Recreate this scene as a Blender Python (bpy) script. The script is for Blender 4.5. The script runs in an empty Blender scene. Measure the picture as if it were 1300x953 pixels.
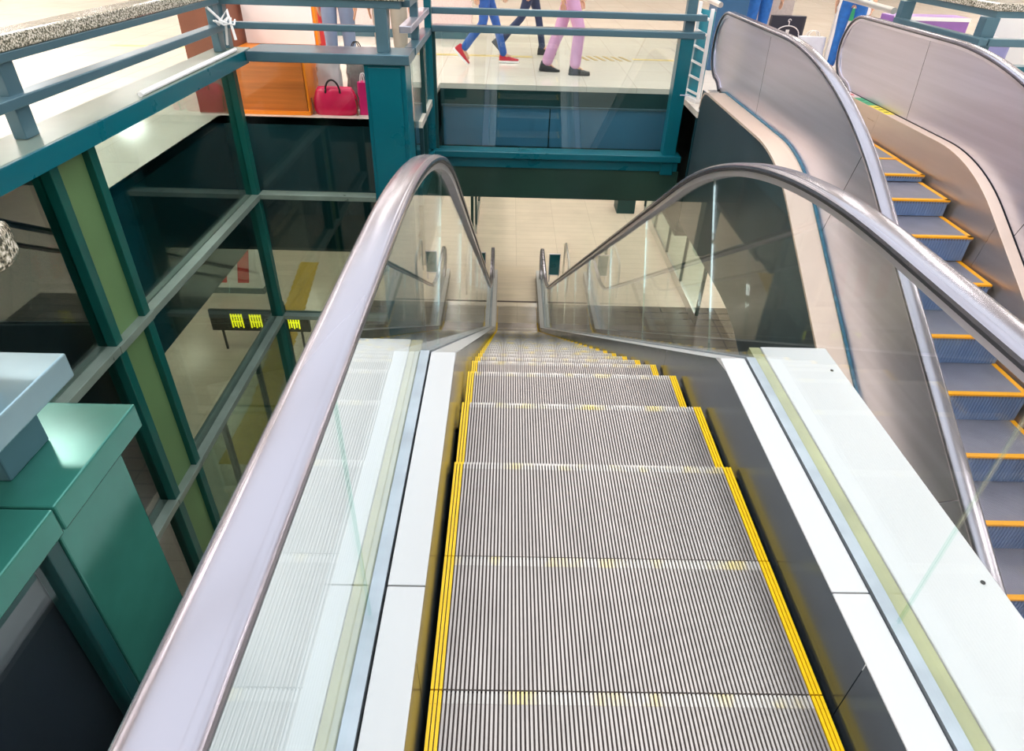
import bpy, bmesh, math, random
from mathutils import Vector, Matrix
random.seed(7)
C = bpy.context.scene.collection
PI = math.pi

# ------------------------------------------------------------------ helpers
def lin(c):
    c = c/255.0
    return c/12.92 if c <= .04045 else ((c+.055)/1.055)**2.4
def rgb(r, g, b): return (lin(r), lin(g), lin(b), 1.0)

MATS = {}
def mat(name, col, metal=0.0, rough=0.5, var=0.06, scale=6.0, bump=0.0, bscale=60.0, stretch=None, spec=0.5, rvar=0.0, coat=0.0):
    if name in MATS: return MATS[name]
    m = bpy.data.materials.new(name); m.use_nodes = True
    nt = m.node_tree; N = nt.nodes; L = nt.links
    b = N['Principled BSDF']
    b.inputs['Metallic'].default_value = metal
    b.inputs['Roughness'].default_value = rough
    b.inputs['Specular IOR Level'].default_value = spec
    b.inputs['Coat Weight'].default_value = coat
    tc = N.new('ShaderNodeTexCoord'); mp = N.new('ShaderNodeMapping')
    L.new(tc.outputs['Object'], mp.inputs['Vector'])
    if stretch: mp.inputs['Scale'].default_value = stretch
    nz = N.new('ShaderNodeTexNoise'); nz.inputs['Scale'].default_value = scale; nz.inputs['Detail'].default_value = 5
    L.new(mp.outputs['Vector'], nz.inputs['Vector'])
    mx = N.new('ShaderNodeMix'); mx.data_type = 'RGBA'
    d = [max(0, c*(1-var*2.2)) for c in col[:3]]+[1]; u = [min(1, c*(1+var)) for c in col[:3]]+[1]
    mx.inputs[6].default_value = d; mx.inputs[7].default_value = u
    L.new(nz.outputs['Fac'], mx.inputs[0]); L.new(mx.outputs[2], b.inputs['Base Color'])
    if rvar:
        mr = N.new('ShaderNodeMapRange'); mr.inputs['To Min'].default_value = max(0.02, rough-rvar); mr.inputs['To Max'].default_value = rough+rvar
        L.new(nz.outputs['Fac'], mr.inputs['Value']); L.new(mr.outputs['Result'], b.inputs['Roughness'])
    if bump:
        n2 = N.new('ShaderNodeTexNoise'); n2.inputs['Scale'].default_value = bscale; n2.inputs['Detail'].default_value = 3
        L.new(mp.outputs['Vector'], n2.inputs['Vector'])
        bp = N.new('ShaderNodeBump'); bp.inputs['Strength'].default_value = bump; bp.inputs['Distance'].default_value = .004
        L.new(n2.outputs['Fac'], bp.inputs['Height']); L.new(bp.outputs['Normal'], b.inputs['Normal'])
    MATS[name] = m
    return m

def glass(name, tint=(.93, .98, .96, 1), f0=.05, gain=1.0):
    if name in MATS: return MATS[name]
    m = bpy.data.materials.new(name); m.use_nodes = True
    nt = m.node_tree; N = nt.nodes; L = nt.links; N.clear()
    o = N.new('ShaderNodeOutputMaterial'); t = N.new('ShaderNodeBsdfTransparent'); g = N.new('ShaderNodeBsdfGlossy')
    t.inputs['Color'].default_value = tint; g.inputs['Roughness'].default_value = 0.01; g.inputs['Color'].default_value = (.95, .98, 1, 1)
    lw = N.new('ShaderNodeLayerWeight'); lw.inputs['Blend'].default_value = .5
    pw = N.new('ShaderNodeMath'); pw.operation = 'POWER'; pw.inputs[1].default_value = 4.5
    ml = N.new('ShaderNodeMath'); ml.operation = 'MULTIPLY_ADD'; ml.inputs[1].default_value = .9*gain; ml.inputs[2].default_value = f0
    mix = N.new('ShaderNodeMixShader')
    L.new(lw.outputs['Facing'], pw.inputs[0]); L.new(pw.outputs[0], ml.inputs[0]); L.new(ml.outputs[0], mix.inputs[0])
    L.new(t.outputs[0], mix.inputs[1]); L.new(g.outputs[0], mix.inputs[2]); L.new(mix.outputs[0], o.inputs['Surface'])
    MATS[name] = m
    return m

def emit(name, col, s):
    if name in MATS: return MATS[name]
    m = bpy.data.materials.new(name); m.use_nodes = True
    nt = m.node_tree; N = nt.nodes; L = nt.links; N.clear()
    o = N.new('ShaderNodeOutputMaterial'); e = N.new('ShaderNodeEmission')
    e.inputs['Color'].default_value = col; e.inputs['Strength'].default_value = s
    L.new(e.outputs[0], o.inputs['Surface']); MATS[name] = m
    return m

def tiles(name, c1, c2, mortar, tx, ty, rough=.25, msize=.006, ang=0.0, streak=0.0):
    m = bpy.data.materials.new(name); m.use_nodes = True
    nt = m.node_tree; N = nt.nodes; L = nt.links; b = N['Principled BSDF']
    tc = N.new('ShaderNodeTexCoord'); mp = N.new('ShaderNodeMapping'); L.new(tc.outputs['Object'], mp.inputs['Vector'])
    mp.inputs['Rotation'].default_value = (0, 0, ang)
    br = N.new('ShaderNodeTexBrick'); br.offset = 0.0; br.inputs['Scale'].default_value = 1
    br.inputs['Brick Width'].default_value = tx; br.inputs['Row Height'].default_value = ty; br.inputs['Mortar Size'].default_value = msize
    br.inputs['Color1'].default_value = c1; br.inputs['Color2'].default_value = c2; br.inputs['Mortar'].default_value = mortar
    L.new(mp.outputs['Vector'], br.inputs['Vector'])
    nz = N.new('ShaderNodeTexNoise'); nz.inputs['Scale'].default_value = 1.7; nz.inputs['Detail'].default_value = 6
    L.new(tc.outputs['Object'], nz.inputs['Vector'])
    mr = N.new('ShaderNodeMapRange'); mr.inputs['To Min'].default_value = .86; mr.inputs['To Max'].default_value = 1.06
    L.new(nz.outputs['Fac'], mr.inputs['Value'])
    mx = N.new('ShaderNodeMix'); mx.data_type = 'RGBA'; mx.blend_type = 'MULTIPLY'; mx.inputs[0].default_value = 1
    L.new(br.outputs['Color'], mx.inputs[6]); L.new(mr.outputs['Result'], mx.inputs[7]); L.new(mx.outputs[2], b.inputs['Base Color'])
    b.inputs['Roughness'].default_value = rough
    MATS[name] = m
    return m

def granite(name):
    m = bpy.data.materials.new(name); m.use_nodes = True
    nt = m.node_tree; N = nt.nodes; L = nt.links; b = N['Principled BSDF']
    tc = N.new('ShaderNodeTexCoord')
    v = N.new('ShaderNodeTexNoise'); v.inputs['Scale'].default_value = 110; v.inputs['Detail'].default_value = 2; L.new(tc.outputs['Object'], v.inputs['Vector'])
    cr = N.new('ShaderNodeValToRGB'); L.new(v.outputs['Fac'], cr.inputs['Fac'])
    e = cr.color_ramp.elements
    e[0].position = .38; e[0].color = rgb(70, 68, 58); e[1].position = .62; e[1].color = rgb(225, 215, 200)
    x = e.new(.47); x.color = rgb(140, 132, 112); x = e.new(.54); x.color = rgb(180, 172, 155)
    L.new(cr.outputs['Color'], b.inputs['Base Color']); b.inputs['Roughness'].default_value = .12
    MATS[name] = m
    return m

def worn_yellow(name, ycol, mcol):
    m = bpy.data.materials.new(name); m.use_nodes = True
    nt = m.node_tree; N = nt.nodes; L = nt.links; b = N['Principled BSDF']
    tc = N.new('ShaderNodeTexCoord'); mp = N.new('ShaderNodeMapping'); L.new(tc.outputs['Object'], mp.inputs['Vector'])
    mp.inputs['Scale'].default_value = (5, 3, 3); oi = N.new('ShaderNodeObjectInfo'); cx = N.new('ShaderNodeCombineXYZ'); mm = N.new('ShaderNodeMath'); mm.operation = 'MULTIPLY'; mm.inputs[1].default_value = 40
    L.new(oi.outputs['Random'], mm.inputs[0]); L.new(mm.outputs[0], cx.inputs['X']); L.new(cx.outputs[0], mp.inputs['Location'])
    nz = N.new('ShaderNodeTexNoise'); nz.inputs['Scale'].default_value = 1.6; nz.inputs['Detail'].default_value = 4; L.new(mp.outputs['Vector'], nz.inputs['Vector'])
    cr = N.new('ShaderNodeValToRGB'); cr.color_ramp.elements[0].position = .5; cr.color_ramp.elements[1].position = .66
    cr.color_ramp.elements[0].color = mcol; cr.color_ramp.elements[1].color = ycol
    L.new(nz.outputs['Fac'], cr.inputs['Fac']); L.new(cr.outputs['Color'], b.inputs['Base Color'])
    b.inputs['Roughness'].default_value = .4; b.inputs['Metallic'].default_value = .2
    MATS[name] = m
    return m

def ribbed(name, col, pitch, metal=.2, rough=.3, depth=.5):
    # fine extruded ribs running along Y
    m = bpy.data.materials.new(name); m.use_nodes = True
    nt = m.node_tree; N = nt.nodes; L = nt.links; b = N['Principled BSDF']
    tc = N.new('ShaderNodeTexCoord'); w = N.new('ShaderNodeTexWave'); w.bands_direction = 'X'; w.inputs['Scale'].default_value = .314/pitch
    L.new(tc.outputs['Object'], w.inputs['Vector'])
    bp = N.new('ShaderNodeBump'); bp.inputs['Strength'].default_value = depth; bp.inputs['Distance'].default_value = .001
    L.new(w.outputs['Fac'], bp.inputs['Height']); L.new(bp.outputs['Normal'], b.inputs['Normal'])
    nz = N.new('ShaderNodeTexNoise'); nz.inputs['Scale'].default_value = 3; L.new(tc.outputs['Object'], nz.inputs['Vector'])
    mx = N.new('ShaderNodeMix'); mx.data_type = 'RGBA'; mx.inputs[6].default_value = [c*.9 for c in col[:3]]+[1]; mx.inputs[7].default_value = col
    L.new(nz.outputs['Fac'], mx.inputs[0]); L.new(mx.outputs[2], b.inputs['Base Color'])
    b.inputs['Metallic'].default_value = metal; b.inputs['Roughness'].default_value = rough
    MATS[name] = m
    return m

ORG = {}
def origin(o):
    return ORG.get(o.name, Vector((0, 0, 0)))

class MB:
    def __init__(s): s.v = []; s.f = []; s.m = []
    def add(s, vs, fs, mi=0):
        k = len(s.v); s.v += [tuple(v) for v in vs]; s.f += [tuple(i+k for i in f) for f in fs]; s.m += [mi]*len(fs); return s
    def box(s, x0, x1, y0, y1, z0, z1, mi=0):
        x0, x1 = min(x0, x1), max(x0, x1); y0, y1 = min(y0, y1), max(y0, y1); z0, z1 = min(z0, z1), max(z0, z1)
        vs = [(x, y, z) for z in (z0, z1) for y in (y0, y1) for x in (x0, x1)]
        return s.add(vs, [(0, 2, 3, 1), (4, 5, 7, 6), (0, 1, 5, 4), (2, 6, 7, 3), (0, 4, 6, 2), (1, 3, 7, 5)], mi)
    def bar(s, a, b, w, h, mi=0, up=(0, 0, 1)):
        a = Vector(a); b = Vector(b); d = (b-a).normalized(); up = Vector(up)
        if abs(d.dot(up)) > .98: up = Vector((0, 1, 0))
        r = d.cross(up).normalized(); u = r.cross(d)
        vs = [p+r*(sx*w/2)+u*(sy*h/2) for p in (a, b) for sx, sy in ((-1, -1), (1, -1), (1, 1), (-1, 1))]
        return s.add(vs, [(3, 2, 1, 0), (4, 5, 6, 7), (0, 1, 5, 4), (1, 2, 6, 5), (2, 3, 7, 6), (3, 0, 4, 7)], mi)
    def tube(s, pts, r, n=12, mi=0, cap=True):
        pts = [Vector(p) for p in pts]; rr = r if isinstance(r, (list, tuple)) else [r]*len(pts)
        k = len(s.v); prev = None
        for i, p in enumerate(pts):
            d = (pts[min(i+1, len(pts)-1)]-pts[max(i-1, 0)]).normalized()
            if prev is None:
                u = Vector((0, 0, 1)) if abs(d.z) < .9 else Vector((1, 0, 0)); u = (u-d*u.dot(d)).normalized()
            else: u = (prev-d*prev.dot(d)).normalized()
            prev = u; w = d.cross(u)
            for j in range(n):
                a = 2*PI*j/n; s.v.append(tuple(p+(u*math.cos(a)+w*math.sin(a))*rr[i]))
        for i in range(len(pts)-1):
            for j in range(n):
                a = k+i*n+j; b = k+i*n+(j+1) % n; s.f.append((a, b, b+n, a+n)); s.m.append(mi)
        if cap:
            s.f.append(tuple(k+j for j in range(n))[::-1]); s.m.append(mi)
            s.f.append(tuple(k+(len(pts)-1)*n+j for j in range(n))); s.m.append(mi)
        return s
    def extrude(s, outline, axis, a, b, mi=0, edge_mi=None):
        # outline: list of 2-D points in the plane normal to axis
        n = len(outline)
        def P(q, t):
            if axis == 'x': return (t, q[0], q[1])
            if axis == 'y': return (q[0], t, q[1])
            return (q[0], q[1], t)
        vs = [P(q, a) for q in outline]+[P(q, b) for q in outline]
        s.add(vs, [tuple(range(n)), tuple(range(2*n-1, n-1, -1))], mi)
        k = len(s.v)-2*n
        for i in range(n):
            j = (i+1) % n; s.f.append((k+i, k+j, k+n+j, k+n+i)); s.m.append(mi if edge_mi is None else edge_mi)
        return s
    def loft(s, rings, mi=0, cap=True):
        n = len(rings[0]); k = len(s.v)
        for r in rings: s.v += [tuple(p) for p in r]
        for i in range(len(rings)-1):
            for j in range(n):
                a = k+i*n+j; b = k+i*n+(j+1) % n; s.f.append((a, b, b+n, a+n)); s.m.append(mi)
        if cap:
            s.f.append(tuple(k+j for j in range(n))[::-1]); s.m.append(mi)
            s.f.append(tuple(k+(len(rings)-1)*n+j for j in range(n))); s.m.append(mi)
        return s
    def build(s, name, mats, parent=None, smooth=False, bevel=0.0, local=False, M=None, seg=2):
        me = bpy.data.meshes.new(name)
        off = origin(parent) if (parent is not None and not local) else Vector((0, 0, 0))
        vs = [Vector(v) for v in s.v]
        if M is not None: vs = [M @ v for v in vs]
        me.from_pydata([v-off for v in vs], [], s.f)
        if not isinstance(mats, (list, tuple)): mats = [mats]
        for m in mats: me.materials.append(m)
        for p, i in zip(me.polygons, s.m): p.material_index = i
        bm = bmesh.new(); bm.from_mesh(me)
        bmesh.ops.recalc_face_normals(bm, faces=bm.faces)
        if smooth:
            for f in bm.faces: f.smooth = True
            for e in bm.edges:
                if len(e.link_faces) == 2 and e.calc_face_angle(0) > .7: e.smooth = False
        bm.to_mesh(me); bm.free()
        o = bpy.data.objects.new(name, me); C.objects.link(o)
        if bevel:
            b = o.modifiers.new('bevel', 'BEVEL'); b.width = bevel; b.segments = seg; b.limit_method = 'ANGLE'; b.angle_limit = .7
        if parent is not None:
            o.parent = parent; ORG[o.name] = origin(parent)
        return o

def thing(name, label, cat, loc=(0, 0, 0), group=None):
    o = bpy.data.objects.new(name, None); C.objects.link(o); o.location = loc; o.empty_display_size = .1
    ORG[o.name] = Vector(loc); o['label'] = label; o['category'] = cat
    if group: o['group'] = group
    return o
def tag(o, label, cat, group=None, kind=None):
    o['label'] = label; o['category'] = cat
    if group: o['group'] = group
    if kind: o['kind'] = kind
    return o
def struct(o): o['kind'] = 'structure'; return o
def plab(o, l): o['label'] = l; return o

# ------------------------------------------------------------------ materials
TEAL = mat('teal_paint', rgb(0, 94, 106), .0, .28, .08, 3, rvar=.03)
TEALD = mat('dark_teal_paint', rgb(8, 62, 62), .0, .4, .15, 4)
GREYTEAL = mat('blue_grey_steel_paint', rgb(84, 116, 128), .35, .3, .1, 3, rvar=.03)
SILL = mat('weathered_teal_cap', rgb(128, 142, 130), .2, .3, .2, 5, rvar=.06)
CAPM = mat('pale_teal_galvanised_cap', rgb(58, 128, 114), .3, .17, .3, 3, rvar=.07)
BARM = mat('pale_blue_galvanised_bar', rgb(140, 168, 176), .5, .2, .2, 3, rvar=.05)
TEALG = mat('green_teal_paint', rgb(8, 84, 76), .0, .3, .15, 3)
SLATE = mat('added_dark_panel', rgb(44, 50, 60), .1, .3, .25, 2)
OLIVE = mat('olive_green_infill', rgb(96, 128, 82), .0, .5, .15, 2)
FASC = mat('dark_green_fascia', rgb(10, 52, 58), .0, .35, .2, 2)
FASCB = mat('blue_fascia_panel', rgb(62, 120, 150), .0, .4, .08, 3)
SOFF = mat('soffit_grey_green', rgb(90, 98, 92), .1, .5, .15, 2)
STEEL = mat('brushed_stainless', rgb(212, 209, 220), .85, .34, .1, 3, .05, 80, stretch=(1, .2, 6), rvar=.08)
STEELW = mat('warm_brushed_stainless', rgb(222, 205, 188), .85, .3, .08, 3, .06, 80, stretch=(1, .3, 4), rvar=.06)
SKIN2 = mat('dark_steel_cladding', rgb(88, 100, 104), .6, .35, .25, 2.5, .05, 50, rvar=.1)
WHITEM = mat('white_aluminium_deck', rgb(190, 189, 188), .15, .32, .06, 3, .05, 90, stretch=(1, .2, 1), rvar=.07)
WHITER = ribbed('white_ribbed_deck', rgb(190, 193, 192), .006, .15, .33, .25)
CHAN = mat('grey_clamp_channel', rgb(165, 172, 178), .6, .35, .2, 8)
DARK = mat('dark_gap', rgb(24, 24, 26), .0, .7, .1)
RAILM = mat('glossy_grey_handrail', rgb(146, 142, 150), .7, .2, .06, 3, .0, stretch=(1, .2, 1), rvar=.05)
RAILD = mat('handrail_dark_edge', rgb(48, 50, 58), .2, .35, .1)
RIDGE = mat('step_ridge_metal', rgb(182, 171, 164), .55, .32, .12, 7)
GROOVE = mat('step_groove_dark', rgb(74, 60, 54), .1, .6, .2, 5)
YEL = mat('yellow_step_edge', rgb(250, 202, 6), .0, .4, .06)
YWORN = worn_yellow('worn_yellow_nosing', rgb(226, 204, 130), rgb(200, 192, 184))
SKIRT = mat('skirt_panel_steel', rgb(96, 108, 118), .75, .2, .3, 2.5, .05, 40, stretch=(1, .5, 1), rvar=.1)
SEAL = mat('yellowed_seal_strip', rgb(160, 160, 112), .1, .4, .25, 6)
RIDGE2 = mat('grey_step_ridge', rgb(172, 170, 182), .45, .4, .1, 7)
GROOVE2 = mat('grey_step_groove', rgb(112, 112, 124), .2, .55, .1, 7)
RISER2 = mat('blue_grey_riser', rgb(128, 152, 190), .4, .4, .1, 6)
ORG_ = mat('orange_step_edge', rgb(250, 168, 12), .0, .45, .06)
LAND = mat('beige_landing_plate', rgb(206, 190, 166), .1, .4, .12, 4, stretch=(.3, 3, 1))
TAPE = mat('blue_green_foot_tape', rgb(52, 110, 135), .0, .5, .3, 25)
BRZ = mat('champagne_bronze_deck', rgb(232, 206, 184), .45, .32, .06, 3, .05, 60, stretch=(1, .2, 1))
GLS = glass('balustrade_glass', (.972, .988, .982, 1), .03, .85)
GLE = glass('green_glass_edge', (.78, .92, .86, 1), .22, .5)
GLW = glass('screen_glass', (.68, .77, .74, 1), .09, 1.0)
GLP = glass('lower_partition_glass', (.8, .9, .87, 1), .06, 1.0)
GLC = glass('clear_screen_glass', (.96, .98, .97, 1), .04, 1.0)
GLF = glass('fence_glass', (.92, .97, .96, 1), .055, 1.0)
GRAN = granite('speckled_granite')
WHITE = mat('white_paint', rgb(244, 240, 236), .0, .4, .03)
TUBE = mat('tube_satin_steel', rgb(215, 212, 205), .8, .28, .06)
FLOORT = tiles('cream_floor_tiles', rgb(238, 226, 210), rgb(233, 220, 204), rgb(214, 200, 184), .6, .6, .09, .005)
FLOORB = tiles('lower_floor_tiles', rgb(226, 212, 192), rgb(220, 206, 186), rgb(200, 186, 166), 1.2, .3, .2, .006)
WALLM = mat('pale_wall', rgb(225, 222, 216), .0, .6, .04)
WOOD = mat('orange_wood_veneer', rgb(226, 128, 52), .0, .4, .3, 3, .05, 60, stretch=(.4, .4, 9))
WOODE = mat('bright_orange_edging', rgb(250, 140, 20), .0, .4, .05)
BROWN = mat('brown_panel', rgb(128, 76, 52), .0, .5, .15)

# ------------------------------------------------------------------ generic profile paths
def rounded(poly, radii, step=.08):
    out = [poly[0]]
    for i in range(1, len(poly)-1):
        p0 = Vector(poly[i-1]); p = Vector(poly[i]); p1 = Vector(poly[i+1])
        a = (p0-p).normalized(); b = (p1-p).normalized()
        th = math.acos(max(-1, min(1, a.dot(b)))); r = radii[i-1]
        if r <= 0 or th > PI-.001: out.append(tuple(p)); continue
        t = r/math.tan(th/2); s = p+a*t; e = p+b*t
        bis = (a+b).normalized(); c = p+bis*(r/math.sin(th/2))
        n = max(4, int(r*(PI-th)/step)); v0 = s-c; v1 = e-c; ang = v0.angle_signed(v1)
        for k in range(n+1):
            w = v0.copy(); w.rotate(Matrix.Rotation(-ang*k/n, 2)); out.append(tuple(c+w))
    out.append(poly[-1]); return out
def zat(path, y):
    if y <= path[0][0]: return path[0][1]
    for a, b in zip(path, path[1:]):
        if a[0] <= y <= b[0]:
            return a[1]+(b[1]-a[1])*((y-a[0])/max(1e-9, b[0]-a[0]))
    return path[-1][1]
def sweep(mb, prof, path, mp, closed=True, mi=0):
    # prof: [(u, v)], path: [(y, z)] in local coordinates, mp maps (x, y, z) to the world
    rings = []
    for i, p in enumerate(path):
        p = Vector(p)
        def T(a, b): return (Vector(b)-Vector(a)).normalized()
        if i == 0: t = T(path[0], path[1]); sc = 1
        elif i == len(path)-1: t = T(path[-2], path[-1]); sc = 1
        else:
            t0 = T(path[i-1], path[i]); t1 = T(path[i], path[i+1]); t = (t0+t1).normalized(); sc = 1/max(.5, t.dot(t0))
        n = Vector((-t.y, t.x))*sc
        rings.append([mp(u, p.x+n.x*v, p.y+n.y*v) for u, v in prof])
    mb.loft(rings, mi, cap=True)
SL = .62
ZL = -6.4   # level of the lower hall

def seams_panel(mb, x, th, b0, b1, t0, t1, bot, top, mp, clip0=None, clip1=None):
    n = 14; g = .0025; pts = []
    for k in range(n+1):
        y = b0+g+(b1-b0-2*g)*k/n; pts.append((y, bot(y)))
    for k in range(n, -1, -1):
        y = t0+g+(t1-t0-2*g)*k/n; pts.append((y, top(y)))
    q = []
    for p in pts:
        if not q or (Vector(p)-Vector(q[-1])).length > 1e-4: q.append(p)
    vs = [mp(x-th/2, y, z) for y, z in q]+[mp(x+th/2, y, z) for y, z in q]; m = len(q)
    mb.add(vs, [tuple(range(m)), tuple(range(2*m-1, m-1, -1))], 0)
    mb.add(vs, [(i, (i+1) % m, m+(i+1) % m, m+i) for i in range(m)], 1)

def escalator(root, xc, Y0, dr, P):
    def mp(x, y, z): return Vector((xc+x, Y0+dr*y, z))
    rk, dk, rz, dz = P['rk'], P['dk'], P['rz'], P['dz']
    ytop, ybot = P['ytop'], P['ybot']
    lz = ZL
    yl = (0-lz)/SL
    steps_path = rounded([(-4, 0), (0, 0), (yl, lz), (ybot+1, lz)], [2.2, 2.2])
    yr2 = rk+(rz-(lz+rz))/SL
    rail_line = rounded([(ytop, rz), (rk, rz), (yr2, lz+rz), (ybot, lz+rz)], [P.get('rr', 3.7), 3.0])
    yd2 = dk+(-lz)/SL
    ds = P.get('ds', ytop-.35)
    deck = rounded([(ds, dz), (dk, dz), (yd2, lz+dz), (ybot+.35, lz+dz)], [P['dr'], P['dr']])
    r = (rz-dz)/2-.0 if P.get('nr') is None else P['nr']
    # ---- handrails
    def newel(yc, zc, s, n=14):   # semicircle, from bottom (s=-1: upper end) to top
        return [(yc+s*r*math.sin(PI*k/n), zc-r*math.cos(PI*k/n)) for k in range(n+1)]
    rail = [(ytop+.14, rz-2*r-.07), (ytop+.06, rz-2*r-.02)]+newel(ytop, rz-r, -1)+rail_line[1:-1]+[q for q in reversed(newel(ybot, lz+rz-r, 1))]+[(ybot-.06, lz+rz-2*r-.02), (ybot-.14, lz+rz-2*r-.07)]
    w = .042
    prof = [(-w, -.020), (-w, -.010), (-w+.006, -.003), (-w+.018, 0), (w-.018, 0), (w-.006, -.003), (w, -.010), (w, -.020)]
    profd = [(-w+.002, -.030), (-w, -.0205), (w, -.0205), (w-.002, -.030)]
    guide = [(-.026, -.055), (-.030, -.031), (.030, -.031), (.026, -.055)]
    for sx in (-1, 1):
        mb = MB(); sweep(mb, [(sx*P['rx']+u, v) for u, v in prof], rail, mp)
        h = mb.build('handrail', P['railm'], root, smooth=True)
        mb = MB(); sweep(mb, [(sx*P['rx']+u, v) for u, v in profd], rail, mp); mb.build('handrail_lip', RAILD, h, smooth=True)
        mb = MB(); sweep(mb, [(sx*P['rx']+u, v) for u, v in guide], rail, mp); mb.build('handrail_guide', P['guidem'], root, smooth=True)
    # ---- decks, channels, skirts
    def rect(u0, u1, v0, v1): return [(u0, v0), (u0, v1), (u1, v1), (u1, v0)]
    cut = P['deckcut']
    for sx in (-1, 1):
        segs = [[p for p in deck if p[0] <= cut-.001]+[(cut-.002, zat(deck, cut-.002))], [(cut+.002, zat(deck, cut+.002))]+[p for p in deck if p[0] > cut+.002]]
        for sg in segs:
            mb = MB(); sweep(mb, [(sx*u, v) for u, v in rect(P['d0'], P['d1'], -.03, 0)], sg, mp); mb.build('inner_deck', P['deckm'], root, bevel=.002)
        mb = MB(); sweep(mb, [(sx*u, v) for u, v in rect(P['d1']+.006, P['rx']+.012, -.03, .006)], deck, mp); mb.build('glass_channel', P['chanm'], root)
        mb = MB(); sweep(mb, [(sx*u, v) for u, v in rect(P['d1']-.01, P['rx']+.03, -.05, -.031)], deck, mp); mb.build('channel_bed', DARK, root)
        # skirt panels in lengths
        ys = []; y = ytop-.3
        while y < ybot+.3: ys.append(y); y += 1.9
        off = P['skirtoff'] % 1.9; ys = [ds+.01]+[ytop-.3+off+1.9*k for k in range(20) if ds+.1 < ytop-.3+off+1.9*k < ybot+.2]+[ybot+.34]
        for a, b in zip(ys, ys[1:]):
            n = max(2, int((b-a)/.12)); up = []; lo = []
            for k in range(n+1):
                y = a+.0015+(b-a-.003)*k/n; zd = zat(deck, y); zs = zat(steps_path, y)
                up.append((y, zd-.004)); lo.append((y, min(zs-.30, zd-.12)))
            vs = []; m = len(up)
            for y, z in up: vs += [mp(sx*P['d0'], y, z), mp(sx*(P['d0']+.004), y, z)]
            for y, z in lo: vs += [mp(sx*.507, y, z), mp(sx*.511, y, z)]
            fs = []
            for i in range(m-1):
                fs += [(2*i, 2*i+2, 2*m+2*i+2, 2*m+2*i), (2*i+1, 2*m+2*i+1, 2*m+2*i+3, 2*i+3)]
            fs += [(0, 2*m, 2*m+1, 1), (2*m-2, 2*m-1, 4*m-1, 4*m-2)]
            MB().add(vs, fs).build('skirt_panel', P['skirtm'], root)
    # ---- balustrade panels
    rr = r-.045; zt = lambda y: zat(rail_line, y)-.05
    def top(y):
        if y < ytop: return rz-r+math.sqrt(max(0, rr*rr-(y-ytop)**2))
        if y > ybot: return lz+rz-r+math.sqrt(max(0, rr*rr-(y-ybot)**2))
        return zt(y)
    def bot(y):
        b = zat(deck, y)-.025
        if y < ytop: return max(b, rz-r-math.sqrt(max(0, rr*rr-(y-ytop)**2)))
        if y > ybot: return max(b, lz+rz-r-math.sqrt(max(0, rr*rr-(y-ybot)**2)))
        return b
    bs = P['seams']   # (bottom y, top y)
    bs = [(ytop-rr+.001, ytop-rr+.001)]+bs+[(ybot+rr-.001, ybot+rr-.001)]
    for sx in (-1, 1):
        for (b0, t0), (b1, t1) in zip(bs, bs[1:]):
            mb = MB(); seams_panel(mb, sx*P['rx'], P['pth'], b0, b1, t0, t1, bot, top, mp)
            mb.build('balustrade_panel', [P['panelm'], P['edgem']], root)
    # ---- steps
    s = [0]; 
    for a, b in zip(steps_path, steps_path[1:]): s.append(s[-1]+(Vector(b)-Vector(a)).length)
    def at(q):
        for i in range(len(s)-1):
            if s[i] <= q <= s[i+1]:
                f = (q-s[i])/(s[i+1]-s[i]); a = Vector(steps_path[i]); b = Vector(steps_path[i+1]); return a+(b-a)*f
        return Vector(steps_path[-1])
    q0 = (P['nose']+4); k0 = -12
    noses = [at(q0+.405*k) for k in range(-6, 60) if 0 < q0+.405*k < s[-1]]
    noses = [p for p in noses if ytop+.35 < p.x < ybot-.85]
    cache = {}
    W = .5; NR = P['ridges']; pit = 2*W/NR
    for i, p in enumerate(noses):
        drop = p.y-noses[i+1].y if i+1 < len(noses) else 0.0
        key = round(drop/.012)*.012
        if key not in cache:
            mb = MB(); ed = MB(); ed2 = MB()
            mb.box(-W, W, *sorted((-dr*.401, dr*-.001)), -.03, -.009, 1)
            for j in range(NR):
                x = -W+(j+.5)*pit; yellow = j < 3 or j >= NR-3
                hw = pit*.27 if not yellow else pit*.36
                tgt = (ed if (j < 3 or P['fullnose']) else ed2) if yellow else mb
                if P['frontband']:
                    tgt.box(x-hw, x+hw, *sorted((-dr*.401, -dr*.032)), -.0095, 0, 0)
                    tgt.box(x-hw, x+hw, *sorted((-dr*.0315, 0)), -.0095, 0, 0 if yellow else 2)
                else:
                    tgt.box(x-hw, x+hw, *sorted((-dr*.401, 0)), -.0095, 0, 0)
            if P['fullnose']:
                ed.box(-W, W, *sorted((-dr*.03, dr*.003)), -.012, .0015, 0)
                ed.box(-W, -W+.035, *sorted((-dr*.401, 0)), -.012, .0015, 0); ed.box(W-.035, W, *sorted((-dr*.401, 0)), -.012, .0015, 0)
            if key > .02:
                mb.box(-W+.01, W-.01, *sorted((-dr*.02, -dr*.002)), -key+.006, -.012, 3)
                for j in range(0, NR, 2):
                    x = -W+.02+(j+.5)*pit*.96; mb.box(x-.003, x+.003, *sorted((-dr*.002, dr*.002)), -key+.006, -.014, 3)
            a = mb.build('step', [P['ridgem'], P['groovem'], YWORN, P['riserm']], root, local=True)
            bs_ = [ed.build('orange_edging' if P['fullnose'] else 'yellow_edging', P['yelm'], a, local=True)]
            if not P['fullnose']: bs_.append(ed2.build('yellow_edging', P['yelm'], a, local=True))
            cache[key] = (a, bs_); na = a
        else:
            a, bs_ = cache[key]; na = a.copy(); C.objects.link(na); na.parent = root
            for b in bs_:
                nb = b.copy(); C.objects.link(nb); nb.parent = na
        na.location = mp(0, p.x, p.y)-origin(root)
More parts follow.
